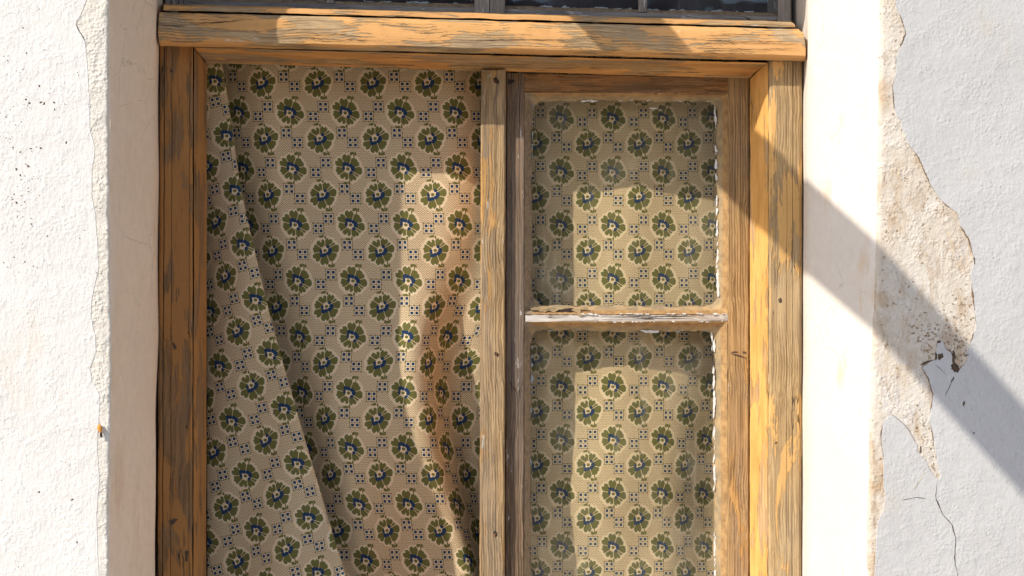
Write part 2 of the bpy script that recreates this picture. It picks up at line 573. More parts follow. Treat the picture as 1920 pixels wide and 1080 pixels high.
# paint coats: real 3 mm skins with the outline of the peeling edge
LC = [(162, -60), (162, 0), (150, 30), (142, 45), (150, 62), (159, 78), (162, 100), (165, 150), (168, 200), (168, 240), (178, 280), (172, 325), (172, 370), (178, 400),
      (182, 450), (185, 500), (172, 560), (170, 590), (178, 630), (180, 660), (168, 690), (172, 715), (187, 740), (185, 780), (182, 840), (186, 900), (181, 960), (183, 1040), (185, 1080), (184, 1160)]
RC = [(1676, -60), (1680, 0), (1682, 15), (1690, 32), (1699, 62), (1690, 85), (1681, 110), (1680, 140), (1674, 162), (1677, 200), (1682, 220), (1691, 225), (1690, 240), (1697, 250), (1702, 267),
      (1720, 290), (1745, 345), (1760, 370), (1775, 385), (1797, 400), (1800, 422), (1817, 447), (1827, 485), (1820, 515), (1825, 550), (1831, 610), (1822, 640), (1812, 662), (1816, 675), (1800, 691), (1790, 680), (1785, 660), (1772, 652),
      (1770, 641), (1762, 637), (1756, 655), (1757, 675), (1745, 677), (1729, 690), (1742, 710), (1750, 740), (1747, 762), (1742, 790), (1747, 805), (1752, 830), (1756, 860), (1764, 890), (1760, 900), (1750, 892),
      (1737, 865), (1722, 850), (1720, 835), (1705, 805), (1687, 787), (1672, 777), (1656, 793), (1652, 815), (1657, 860), (1657, 900), (1660, 930), (1657, 955), (1646, 980), (1643, 1015), (1641, 1080), (1640, 1160)]


def coat(name, edge, farx, mat, seed, thick):
    E = ragged(edge, 2.6 if farx > 0 else 1.0, 1.6, seed)
    ins_ = thick
    ins = .0006
    fr, bk = [], []
    n = len(E)
    sg = 1 if farx > 0 else -1
    for i, (x_, y_) in enumerate(E):
        a, b = E[max(0, i - 1)], E[min(n - 1, i + 1)]
        dx, dy = b[0] - a[0], b[1] - a[1]
        l = math.hypot(dx, dy) or 1
        # outward normal towards the bare patch
        nx, ny = (-dy / l, dx / l)
        if sg < 0:
            nx, ny = -nx, -ny
        p = W(x_, y_, YW - thick)
        fr.append(p)
        bk.append(Vector((p.x + nx * ins, YW + .0005, p.z - ny * ins)))
    top, bot = fr[0].z, fr[-1].z
    V = fr + bk
    V += [Vector((farx, YW - thick, bot)), Vector((farx, YW - thick, top))]
    Fc = [tuple(range(n)) + (2 * n, 2 * n + 1)]
    Fc += [(i, i + 1, n + i + 1, n + i) for i in range(n - 1)]
    me = bpy.data.meshes.new(name)
    me.from_pydata([tuple(v) for v in V], [], Fc)
    me.materials.append(mat)
    bm = bmesh.new()
    bm.from_mesh(me)
    bmesh.ops.triangulate(bm, faces=[f for f in bm.faces if len(f.verts) > 4], ngon_method='EAR_CLIP')
    bmesh.ops.recalc_face_normals(bm, faces=bm.faces)
    # front must face the street
    big = max(bm.faces, key=lambda f: f.calc_area())
    if big.normal.y > 0:
        bmesh.ops.reverse_faces(bm, faces=bm.faces)
    bm.to_mesh(me)
    bm.free()
    o = bpy.data.objects.new(name, me)
    COL.objects.link(o)
    o.parent = wall
    o.location = -Vector(wall.location)
    return o, fr[0].z, fr[-1].z


lo_, zt, zb = coat('limewash_coat', LC, -3.19, M['coat_left'], 3, .0007)
lo_['label'] = 'white limewash coat with a ragged edge left of the window'
ro_, zt, zb = coat('paint_coat', RC, 3.19, M['coat_right'], 5, .0010)
ro_['label'] = 'pale blue grey paint coat flaking off the sandy render right of the window'

# cracks and pits of the plaster
YP = YW - .0010
for i, (pl, w_) in enumerate([
        ([(1756, 905), (1755, 935), (1768, 965), (1786, 985), (1792, 1010), (1790, 1045), (1797, 1090)], 2.0),
        ([(1688, 938), (1705, 935), (1720, 933), (1738, 935)], 1.7),
        ([(1785, 715), (1776, 733), (1771, 745)], 1.3),
        ([(1789, 706), (1783, 718)], 4.5),
        ([(1752, 682), (1765, 694), (1777, 704)], 1.0),
        ([(1690, 35), (1698, 60), (1692, 82)], 1.5)]):
    ribbon('crack', pl, w_ * .8, YP, M['crack'], wall, 20 + i)
ribbon('crack', [(1738, 872), (1732, 890), (1722, 905), (1714, 920)], 2.6, YP, M['bare_right'], wall, 31)
blobs('pit', [(1763, 668, YP, 6, 6, 0), (1788, 668, YP, 4, 11, 0), (1791, 690, YP, 7, 8, .3), (1761, 641, YP, 3, 3, 0), (1807, 757, YP, 2, 4, 0), (1826, 812, YP, 1.5, 1.5, 0),
              (1737, 679, YP, 9, 2, -.35), (1755, 668, YP, 2, 8, 0), (1812, 666, YP, 4, 1.4, -.3), (1827, 488, YP, 1.5, 6, 0), (1726, 843, YP, 1.2, 5, 0)], M['hole'], wall, .0004, 5)
rp = random.Random(12)
pits = []
for (cx, cy, sx, sy, n_) in [(45, 365, 16, 34, 26), (22, 125, 26, 12, 8), (45, 190, 22, 22, 10), (35, 290, 26, 30, 18), (120, 190, 30, 14, 6), (30, 480, 30, 30, 14), (80, 60, 60, 60, 5), (100, 800, 80, 220, 9)]:
    for _ in range(int(n_ * 1.35)):
        r_ = rp.choice([.7, .8, 1, 1.2, 1.6, 2.3])
        pits.append((cx + rp.gauss(0, sx), cy + rp.gauss(0, sy), YW - .0007, r_, r_ * rp.uniform(.5, 1), rp.uniform(0, 3)))
pits += [(135, 937, YW - .0007, 2.5, 1.8, 0), (101, 192, YW - .0007, 1.8, 1.8, 0), (124, 267, YW - .0007, 1.8, 1.8, 0)]
pits = [p for p in pits if 2 < p[0] < 150]
blobs('pit', pits, M['hole'], wall, .0003, 8)
ribbon('crack', [(145, 35), (142, 46), (150, 62), (159, 78)], 1.6, YW - .0007, M['crack'], wall, 41)

# brown rim of the broken coat edge, painted in as its shadow line
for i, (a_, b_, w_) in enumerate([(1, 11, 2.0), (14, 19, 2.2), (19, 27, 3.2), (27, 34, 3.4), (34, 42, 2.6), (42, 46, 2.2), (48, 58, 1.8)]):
    ribbon('brown_edge_shadow', [(x_ - 1.2, y_) for x_, y_ in RC[a_:b_ + 1]], w_ * 1.1, YP, M['edge_shadow'], wall, 60 + i, .0004, True)
stains = []
for (cx, cy, sx, sy, n_) in [(1800, 600, 16, 26, 60), (1755, 625, 30, 12, 60), (1800, 655, 10, 14, 50), (1735, 650, 12, 14, 36), (1705, 560, 30, 60, 30), (1690, 130, 10, 90, 50), (1745, 340, 20, 60, 40), (1655, 560, 7, 160, 40), (1750, 850, 9, 34, 46), (1720, 800, 16, 14, 26)]:
    for _ in range(n_):
        r_ = rp.choice([.6, .8, 1.0, 1.4, 1.9])
        stains.append((cx + rp.gauss(0, sx), cy + rp.gauss(0, sy), YW, r_ * 1.3, r_, rp.uniform(0, 3)))


def inside(x, y):
    poly = [(1640, -70)] + RC + [(1625, 1160)]
    c_ = False
    for (x1, y1), (x2, y2) in zip(poly, poly[1:] + poly[:1]):
        if (y1 > y) != (y2 > y) and x < (x2 - x1) * (y - y1) / (y2 - y1) + x1:
            c_ = not c_
    return c_


stains = [p for p in stains if p[0] > interp([(0, 1662), (1080, 1645)], p[1]) and inside(p[0] + 3, p[1])]
blobs('sand_crumbs', stains, M['edge_shadow2'], wall, .0006, 77)

# small plug in the left wall
pl = W(189, 803, YW)
plug = empty('wall_plug', (pl.x, YW, pl.z), 'small orange plug with a dark tip stuck in the white wall left of the window', 'plug')


def lathe(name, pts, seg, mat, parent, org, ax, up=Vector((0, 0, 1))):
    ax = ax.normalized()
    u = ax.orthogonal().normalized()
    v = ax.cross(u)
    V, Fc = [], []
    for (h, r) in pts:
        for i in range(seg):
            a = 2 * math.pi * i / seg
            V.append(org + ax * h + (u * math.cos(a) + v * math.sin(a)) * r)
    for j in range(len(pts) - 1):
        for i in range(seg):
            k = (i + 1) % seg
            Fc.append((j * seg + i, j * seg + k, (j + 1) * seg + k, (j + 1) * seg + i))
    Fc.append(tuple(range(seg)))
    Fc.append(tuple((len(pts) - 1) * seg + i for i in range(seg)))
    return link(name, V, Fc, mat, parent)


lathe('plug_head', [(-.003, .0015), (0, .0038), (.003, .0045), (.006, .0036), (.011, .0018)], 14, M['plug'], plug, pl + Vector((-.0015, -.006, .004)), Vector((.25, -.1, -1)))
lathe('plug_tip', [(0, .0016), (.003, .0022), (.007, .002), (.009, .0009)], 10, M['iron'], plug, pl + Vector((.001, -.0068, -.006)), Vector((.1, .05, -1)))

# ------------------------------------------------------------------ projecting roof log (its shadow falls across the right of the wall)
C1 = W(1643, 540, YW)
s_ = Vector((SX, 1, SZ))
root = C1 + Vector((-.88, 0, .88 * 1.09))
bdir = Vector((1, 0, -1.09)) - s_ * (1.09 / 1.12)
bdir.z = 0
beam = empty('roof_beam', root, 'round timber roof beam projecting from the wall high above the window, casting the diagonal shadow', 'beam')
lathe('beam_log', [(-.25, .064), (.0, .064), (.4, .061), (.9, .055), (1.5, .052), (1.62, .051), (1.63, .047)], 28, M['log'], beam, root, bdir)

# ------------------------------------------------------------------ window
win = empty('casement_window', W(900, 1500, 0), 'weathered wooden casement window frame with flaking ochre paint set deep in the wall', 'window')
YH = -.082     # header front
h = loft('header_beam',
         [(299, 22, .05), (299, 23, YH + .006), (299, 27, YH + .003), (298, 32, YH), (297, 60, YH - .001), (298, 75, YH + .001), (299, 79, YH + .006), (300, 84, YH + .026), (300, 86, YH + .044), (300, 86, .05)],
         [(1496, 54, .05), (1497, 55, YH + .006), (1500, 58, YH + .003), (1507, 63, YH), (1511, 90, YH - .001), (1511, 104, YH + .001), (1511, 107, YH + .006), (1511, 113, YH + .026), (1510, 115, YH + .044), (1510, 115, .05)],
         M['header_wood'], win, 1.6, .005)
h['label'] = 'thick ochre header beam with bare grey grain across the top'
loft('header_fillet', [(306, 7, .03), (306, 9, -.062), (307, 11, -.068), (306, 19, -.068), (306, 20, .03)],
     [(1484, 40, .03), (1485, 42, -.062), (1490, 45, -.068), (1492, 51, -.068), (1492, 52, .03)], M['header_wood'], win, 1.8, .005)

MO, MI = -.022, .048
loft('frame_moulding', [(362, 87, .10), (364, 88.5, MO - .018), (366, 90, MO - .014), (370, 96, MO + .012), (380, 108, MI - .018), (386, 115, MI - .004), (388, 118, MI), (388, 118, .10)],
     [(1440, 116.5, .10), (1439, 118, MO - .018), (1437, 120, MO - .014), (1432, 124, MO + .012), (1416, 136, MI - .018), (1408, 144, MI - .004), (1405, 147, MI), (1405, 147, .10)], M['moulding_wood_x'], win, 1.3)
loft('frame_moulding', [(363, 88, .10), (364, 90, MO), (371, 99, MO + .010), (380, 111, MI - .020), (386, 119, MI - .006), (388, 121, MI), (388, 121, .10)],
     [(361, 1500, .10), (362, 1500, MO), (369, 1500, MO + .010), (378, 1500, MI - .020), (384, 1500, MI - .006), (386, 1500, MI), (386, 1500, .10)], M['jamb_dark'], win, 1.2)
loft('frame_moulding', [(1441, 116, .10), (1440, 118, MO), (1433, 123, MO + .010), (1416, 139, MI - .016), (1408, 147, MI - .004), (1406, 149, MI), (1406, 149, .10)],
     [(1440, 1500, .10), (1439, 1500, MO), (1430, 1500, MO + .010), (1415, 1500, MI - .016), (1409, 1500, MI - .004), (1406, 1500, MI), (1406, 1500, .10)], M['moulding_wood_z'], win, 1.1)
j1 = upright('jamb', 300, 361.5, 294, 360.5, 84.5, 1500, -.030, .09, M['jamb_dark'], win, 3, grooves=((.14, 1.0, 6), (.37, .6, 3), (.90, .5, 2.5)), jit=1.5)
j1['label'] = 'dark brown split jamb board on the left'
j2 = upright('jamb', 1441, 1504, 1440, 1502, 115.5, 1500, -.034, .09, M['jamb_light'], win, 5, grooves=((.55, .5, 2.5), (.72, .6, 3)), jit=1.5)
j2['label'] = 'sunlit pale ochre jamb board on the right'
mu = upright('mullion', 902, 948.5, 898, 945, 131, 1500, .035, .118, [M['mullion_wood'], M['orange_edge']], win, 3.0, grooves=((.62, .5, 2),), jit=1.3, fmats=[1, 0] + [0] * 30)
for px_, py_, r_ in [(930, 151, 4.5), (931, 664, 3.6), (929, 1001, 3.6)]:
    nh = blobs('nail_hole', [(px_, py_, .035, r_, r_ * 1.25, 0)], M['crack'], mu, .0012, int(py_))
    lathe('nail', [(0, .0016), (.001, .0016)], 10, M['rust'], mu, W(px_ - .5, py_ + 1, .0335), Vector((0, -1, 0)))
loft('bottom_rail', [(300, 1440, .09), (300, 1440, -.03), (300, 1500, -.03), (300, 1500, .09)], [(1504, 1440, .09), (1504, 1440, -.03), (1504, 1500, -.03), (1504, 1500, .09)], M['header_wood'], win, 1.0, .02)

# right-hand sash
YS = .055
sash = empty('sash', Vector((0, 0, 0)), '', '')
del sash['label'], sash['category']
sash.parent = win
sash.location = W(1180, 1440, YS) - wloc(win)


def stile(*a, **k):
    return upright(*a, **k)


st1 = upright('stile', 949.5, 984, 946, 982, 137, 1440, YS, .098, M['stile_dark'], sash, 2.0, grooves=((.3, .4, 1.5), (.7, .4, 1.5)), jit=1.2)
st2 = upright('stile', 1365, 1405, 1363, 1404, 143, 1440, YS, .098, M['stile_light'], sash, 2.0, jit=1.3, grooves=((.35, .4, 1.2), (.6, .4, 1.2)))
loft('rail', [(984, 138, .098), (984, 138, YS + .002), (984, 169, YS + .002), (984, 172, YS + .006), (984, 172, .098)],
     [(1366, 146, .098), (1366, 146, YS + .002), (1366, 176, YS + .002), (1366, 179, YS + .006), (1366, 179, .098)], M['rail_dark'], sash, 1.6)
loft('rail', [(984, 1400, .098), (984, 1400, YS + .002), (984, 1440, YS + .002), (984, 1440, .098)],
     [(1366, 1400, .098), (1366, 1400, YS + .002), (1366, 1440, YS + .002), (1366, 1440, .098)], M['rail_dark'], sash, 1.0, .02)
gb = loft('glazing_bar', [(985, 589, .120), (985, 589, YS + .006), (985, 591, YS + .003), (985, 603, YS + .003), (985, 605, YS + .007), (985, 605, .120)],
          [(1365, 587, .120), (1365, 587, YS + .006), (1365, 589, YS + .003), (1365, 601, YS + .003), (1365, 604, YS + .007), (1365, 604, .120)], M['white_bar'], sash, 2.4, .004)
gb['label'] = 'worn white glazing bar between the two panes'
YG = .086


def putty_ring(name, outer, inner, mat, parent, seed, rc=22, yo=YS + .004):
    """bevelled putty fillet from the sash wood down to the glass, rounded corners"""
    ox0, oy0, ox1, oy1 = outer
    ix0, iy0, ix1, iy1 = inner

    def rect(x0, y0, x1, y1, r):
        pts = []
        for (cx, cy, a0) in [(x1 - r, y0 + r, -90), (x1 - r, y1 - r, 0), (x0 + r, y1 - r, 90), (x0 + r, y0 + r, 180)]:
            for i in range(9):
                a = R(a0 + 90 * i / 8)
                pts.append((cx + r * math.cos(a), cy + r * math.sin(a)))
        out = []
        for i in range(len(pts)):
            a, b = pts[i], pts[(i + 1) % len(pts)]
            n = max(1, round(math.dist(a, b) / 6)) if math.dist(a, b) > 30 else 1
            N_ = {8: 60, 17: 70, 26: 60, 35: 70}.get(i, 1)
            for k in range(N_):
                out.append((a[0] + (b[0] - a[0]) * k / N_, a[1] + (b[1] - a[1]) * k / N_))
        return out
    rings = []
    for t, dy, r in [(0, 0, 1.5), (.06, -.0022, 3), (.5, .010, rc * .6), (.92, .0265, rc), (1.0, YG - yo - .0005, rc)]:
        q = [o + (i_ - o) * t for o, i_ in zip(outer, inner)]
        rings.append((rect(*q, r), yo + dy, t))
    V, Fc = [], []
    n = len(rings[0][0])
    for pts, y, t in rings:
        for (x_, y_) in pts:
            e = 3.6 * t * t
            v = Vector((x_ * .022, y_ * .022, seed))
            u = Vector((x_ * .12, y_ * .12, seed))
            dx = (noise.noise(v) + .5 * noise.noise(u)) * e
            dz = (noise.noise(v + Vector((9, 4, 2))) + .5 * noise.noise(u + Vector((9, 4, 2)))) * e
            yy = y + (.0028 * noise.noise(u * 1.5) + .002 * noise.noise(u * 4)) * (1 if 0 < t < 1 else 0)
            V.append(W(x_ + dx, y_ + dz, yy))
    for j in range(len(rings) - 1):
        for i in range(n):
            k = (i + 1) % n
            Fc.append((j * n + i, j * n + k, (j + 1) * n + k, (j + 1) * n + i))
    fm = []
    for fi, f in enumerate(Fc):
        cx = sum(V[i].x for i in f) / 4
        fm.append(1 if cx < W(ix0 + 2, 500, YS).x else (2 if fi < 2 * n else 0))  # left bevel: its shade is painted in with the darker putty
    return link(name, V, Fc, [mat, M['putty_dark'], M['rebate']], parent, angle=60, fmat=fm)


O1, I1 = (983, 173, 1366, 590), (998, 190, 1343, 573)
O2, I2 = (983, 603, 1365, 1402), (996, 621, 1338, 1385)
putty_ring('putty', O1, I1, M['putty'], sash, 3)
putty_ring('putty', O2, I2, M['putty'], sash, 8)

# glass
def glass_mat(name, tint, dcol, base, var, f0):
    k = NT(name)
    co = k.obj()
    tr = k.n('ShaderNodeBsdfTransparent')
    tr.inputs[0].default_value = tint
    gl = k.n('ShaderNodeBsdfGlossy')
    gl.inputs['Roughness'].default_value = .03
    k.lk(k.bump(k.noise(co, 7, 2), .0018), gl.inputs['Normal'])
    di = k.n('ShaderNodeBsdfDiffuse')
    di.inputs[0].default_value = dcol
    fw_ = k.n('ShaderNodeLayerWeight')
    fr_f = k.m_('ADD', f0, k.m_('MULTIPLY', k.m_('POWER', fw_.outputs['Facing'], 5.0), .9))
    m1 = k.n('ShaderNodeMixShader')
    k.lk(fr_f, m1.inputs[0])
    k.lk(tr.outputs[0], m1.inputs[1])
    k.lk(gl.outputs[0], m1.inputs[2])
    dust_and_sky = k.m_('ADD', base, k.m_('MULTIPLY', k.step(k.noise(co, 9, 5, .65), .42, .8), var))
    streak = k.m_('MULTIPLY', k.step(k.noise(k.scaled(co, (60, 60, 7)), 1, 4, .6), .52, .75), var)
    dust_and_sky = k.m_('ADD', dust_and_sky, streak)
    spk = k.m_('MULTIPLY', k.step(k.noise(co, 260, 2), .735, .76), .4)
    dust_and_sky = k.m_('ADD', dust_and_sky, spk)
    m2 = k.n('ShaderNodeMixShader')
    k.lk(dust_and_sky, m2.inputs[0])
    k.lk(m1.outputs[0], m2.inputs[1])
    k.lk(di.outputs[0], m2.inputs[2])
    k.lk(m2.outputs[0], k.out.inputs[0])
    return k.m


M['glass'] = glass_mat('dusty_glass', (.972, .97, .94, 1), (.62, .57, .48, 1), .006, .05, .035)
M['glass_fan'] = glass_mat('sky_tinted_fanlight_glass', (.9, .92, .95, 1), (.34, .38, .46, 1), .04, .10, .04)  # bluish film colour paints in the sky mirrored by the fanlight


def pane(x0, y0, x1, y1, y, parent, mat='glass'):
    return prism('pane', [(x0, y0), (x1, y0), (x1, y1), (x0, y1)], y, y + .002, M[mat], parent)


pane(988, 178, 1352, 584, YG, sash)
pane(988, 608, 1350, 1394, YG, sash)


def flakes(name, segs, mat, parent, seed, th=.0007):
    rf = random.Random(seed)
    it = []
    for (x0, y0, x1, y1, y, dens, w0, w1) in segs:
        L = math.hypot(x1 - x0, y1 - y0)
        ang = math.atan2(y1 - y0, x1 - x0)
        n = int(L * dens / 17)
        for _ in range(n):
            t = rf.random()
            if noise.noise(Vector((t * L * .03, seed, 0))) < -.12:
                continue
            w = rf.uniform(w0, w1) * .8
            it.append((x0 + (x1 - x0) * t + rf.uniform(-1, 1), y0 + (y1 - y0) * t + rf.uniform(-1, 1), y - rf.uniform(0, .0012), w * rf.uniform(1.8, 5), w, ang + rf.uniform(-.1, .1)))
    return blobs(name, it, mat, parent, th, seed)


flakes('paint_flakes', [(1341, 205, 1346, 560, YG - .003, 2.2, .8, 2.6), (1344, 350, 1347, 570, YG - .005, 2.0, 1.2, 3.0), (1339, 640, 1340, 1100, YG - .003, 2.6, .9, 2.8), (1334, 626, 1340, 760, YG - .004, 2.2, 1, 3),
                        
                        (1090, 589, 1362, 588, YS + .001, 2.4, .7, 1.3), (1090, 604, 1355, 603, YS + .003, 1.2, .6, 1.2),
                        (1205, 621, 1232, 623, YG - .003, 6, 1.5, 3.2), (1090, 190, 1140, 188, YG - .003, 5, .8, 1.8), (1220, 203, 1240, 206, YG - .001, 3, .7, 1.4),
                        (1150, 188, 1340, 190, YG - .003, 1.2, .6, 1.3)], M['flake'], sash, 4)
flakes('paint_flakes', [(997, 640, 995, 900, YG - .003, 1.4, .8, 2.2), (1000, 195, 998, 300, YG - .003, 2.4, .6, 1.3), (1025, 619, 1330, 621, YG - .003, .8, .6, 1.4)], M['blue_flake'], sash, 9)
# broken away lump of putty on the bar
blobs('putty_lump', [(1000 + i * 5.5, 581 + rp.uniform(-2, 2), YS + .009, rp.uniform(3, 6), rp.uniform(2, 4.2), 0) for i in range(9)] +
      [(1082, 583, YS + .008, 7, 5, .3), (1094, 578, YS + .01, 8, 3.5, 0), (1064, 575, YS + .012, 6, 2, 0), (1088, 590, YS + .004, 5, 3, 0)], M['putty'], sash, .004, 3)
blobs('putty_gap', [(1058, 583, YS + .008, 17, 4.2, 0), (1040, 584, YS + .008, 9, 3, 0)], M['crack'], sash, .0004, 13)
blobs('knot', [(958, 153, YS, 5, 6, .2)], M['crack'], st1, .001, 3)
blobs('knot', [(1385, 667, YS, 13, 1.6, .32), (1378, 660, YS, 5, 1.5, 0), (1396, 661, YS, 4, 2, 0)], M['hole'], st2, .0008, 6)
blobs('knot', [(1463, 564, -.034, 4.0, 4.4, 0), (1455, 830, -.034, 2, 2, 0)], M['hole'], j2, .0008, 8)
blobs('knot', [(327, 650, -.030, 4, 7, .1), (350, 800, -.030, 3, 4, 0), (324, 978, -.030, 7, 6, .4), (350, 1040, -.030, 4, 9, 0), (321, 133, -.030, 2.5, 3, 0)], M['hole'], j1, .0006, 9)
ribbon('crack', [(354, 44), (400, 43), (440, 39), (466, 35)], 1.6, YH - .0016, M['crack'], h, 3, .0012)
ribbon('crack', [(300, 48), (330, 48), (352, 48)], 1.4, YH - .0016, M['crack'], h, 4, .0012)
for i, (a_, b_) in enumerate([((1290, 74), (1505, 78)), ((1290, 81), (1506, 84)), ((1300, 89), (1500, 92)), ((1310, 67), (1480, 66)), ((850, 82), (1120, 87)), ((860, 76), (1105, 76)), ((550, 70), (720, 76)), ((560, 62), (700, 70)), ((1300, 97), (1420, 100))]):
    m_ = ((a_[0] + b_[0]) / 2, (a_[1] + b_[1]) / 2 + (-1) ** i * 2)
    ribbon('crack', [a_, m_, b_], 1.15, YH - .0014, M['crack'], h, 50 + i, .001)

# fanlight over the header
fan = empty('fanlight', Vector((0, 0, 0)), '', '')
del fan['label'], fan['category']
fan.parent = win
fan.location = W(900, 20, .05) - wloc(win)
YF = .04


def hbar(name, x0, x1, a0, a1, b0, b1, yf, yb, mat, par, jit=1.5):
    return loft(name, [(x0, a0, yb), (x0, a0, yf + .003), (x0, a0 + 1.5, yf), (x0, a1 - 1, yf), (x0, a1, yb)], [(x1, b0, yb), (x1, b0, yf + .003), (x1, b0 + 1.5, yf), (x1, b1 - 1, yf), (x1, b1, yb)], mat, par, jit)


hbar('rail', 344, 889, 1, 12, 14, 27, YF, .10, M['grey_wood_x'], fan)
hbar('rail', 947, 1458, 17, 31, 30, 44, YF, .10, M['grey_wood_x'], fan)
hbar('rail', 309, 1482, -365, -340, -365, -330, YF, .10, M['grey_wood_x'], fan)
upright('post', 889.5, 946.5, 889.5, 946.5, -340, 30, .030, .10, M['grey_wood_z'], fan, 2, grooves=((.5, 1, 6),))
upright('post', 309, 343, 309, 343, -340, 10, .030, .10, M['grey_wood_z'], fan, 2, grooves=((.35, 1, 6), (.75, 1, 4)))
upright('post', 1459, 1484, 1459, 1484, -340, 43, .030, .10, M['grey_wood_z'], fan, 2)
upright('glazing_bar', 612, 627, 612, 627, -340, 6, .046, .10, M['grey_wood_z'], fan, 2)
upright('glazing_bar', 1197, 1213, 1197, 1213, -340, 22, .046, .10, M['grey_wood_z'], fan, 2)
for (x0, x1, b0, b1) in [(344, 612, 1, 7), (628, 889, 8, 13), (947, 1197, 17, 23), (1213, 1458, 24, 30)]:
    pane(x0 - 3, -345, x1 + 3, b1 + 6, .074, fan, 'glass_fan')
    hbar('putty', x0, x1, b0 - 5.5, b0 + 3, b1 - 5.5, b1 + 3, .05, .0725, M['putty_dark'], fan, 3)
    flakes('paint_flakes', [(x0 + 4, b0 - 6, x1 - 4, b1 - 6, .068, 2.0, .8, 2.6), (x1 - 4, -40, x1 - 5, b1 - 8, .068, 2, .8, 1.8)], M['blue_flake'], fan, int(x0))

# ------------------------------------------------------------------ printed curtain cloth
k = NT('printed_curtain_cloth')
uvn = k.n('ShaderNodeUVMap')
uvn.uv_map = 'cloth'
P = uvn.outputs[0]                          # measured in pattern pixels, one repeat = 104 x 105
REP = (104.0, 105.0, 1000.0)
fab_n = k.noise(P, .35, 2)
# hand-printed wobble of every outline
wbl = k.n('ShaderNodeTexNoise')
k.lk(P, wbl.inputs['Vector'])
wbl.inputs['Scale'].default_value = .22
wbl.inputs['Detail'].default_value = 2
Pw = k.v_('ADD', P, k.v_('SCALE', k.v_('SUBTRACT', wbl.outputs['Color'], (.5, .5, .5)), scale=1.6))


def cell(cx, cy, flip=False, wob=True):
    q = k.v_('SUBTRACT', Pw if wob else P, (cx, cy, 0))
    q = k.v_('WRAP', q, (REP[0] / 2, REP[1] / 2, 500), (-REP[0] / 2, -REP[1] / 2, -500))
    if flip:
        q = k.v_('MULTIPLY', q, (1, -1, 1))
    return q


def curve(x, pts):
    nd = k.n('ShaderNodeFloatCurve')
    k.lk(x, nd.inputs['Value'])
    c = nd.mapping.curves[0]
    c.points[0].location = pts[0]
    c.points[1].location = pts[-1]
    for p in pts[1:-1]:
        c.points.new(*p)
    for p in c.points:
        p.handle_type = 'VECTOR'
    nd.mapping.update()
    return nd.outputs[0]


PET = [(-180, 23), (-170, 25), (-162, 22.5), (-152, 24), (-146, 20), (-138, 22), (-128, 23.5), (-119, 22.5), (-113, 16), (-107, 22), (-97, 22), (-89, 18), (-82, 23), (-74, 26), (-68, 22.5), (-60, 26.5), (-51, 25), (-45, 22),
       (-40, 24.5), (-35, 25), (-30, 23), (-24, 27.5), (-16, 29), (-5, 28), (5, 26.5), (12, 22), (19, 24.5), (28, 25.5), (36, 24.5), (44, 26), (54, 25.5), (62, 24.5), (70, 21), (77, 26), (86, 29), (93, 25), (99, 30), (106, 29), (113, 26.5), (119, 21),
       (124, 26), (133, 29), (140, 25), (148, 29), (158, 27), (166, 21), (172, 23), (180, 23)]
GAPS = [-145, -88, -45, -30, 12, 70, 119, 165]
# distance (in degrees) to the nearest gap between petals
gp = []
gl_ = [-195] + GAPS + [215]
for a_, b_ in zip(gl_, gl_[1:]):
    gp += [(a_, 0), ((a_ + b_) / 2, (b_ - a_) / 2)]
gp.append((215, 0))


def gapd(a):
    for (x0, v0), (x1, v1) in zip(gp, gp[1:]):
        if x0 <= a <= x1:
            return v0 + (v1 - v0) * (a - x0) / (x1 - x0)
    return 0


gpts = [(-180, gapd(-180))] + [g_ for g_ in gp if -180 < g_[0] < 180] + [(180, gapd(180))]


def MX(a, b):
    return k.m_('MAXIMUM', a, b)


def disc(q, x, y, rx, ry=None):
    ry = ry or rx
    d = k.v_('MULTIPLY', k.v_('SUBTRACT', q, (x, y, 0)), (1 / rx, 1 / ry, 0))
    return k.m_('LESS_THAN', k.v_('LENGTH', d), 1.0)


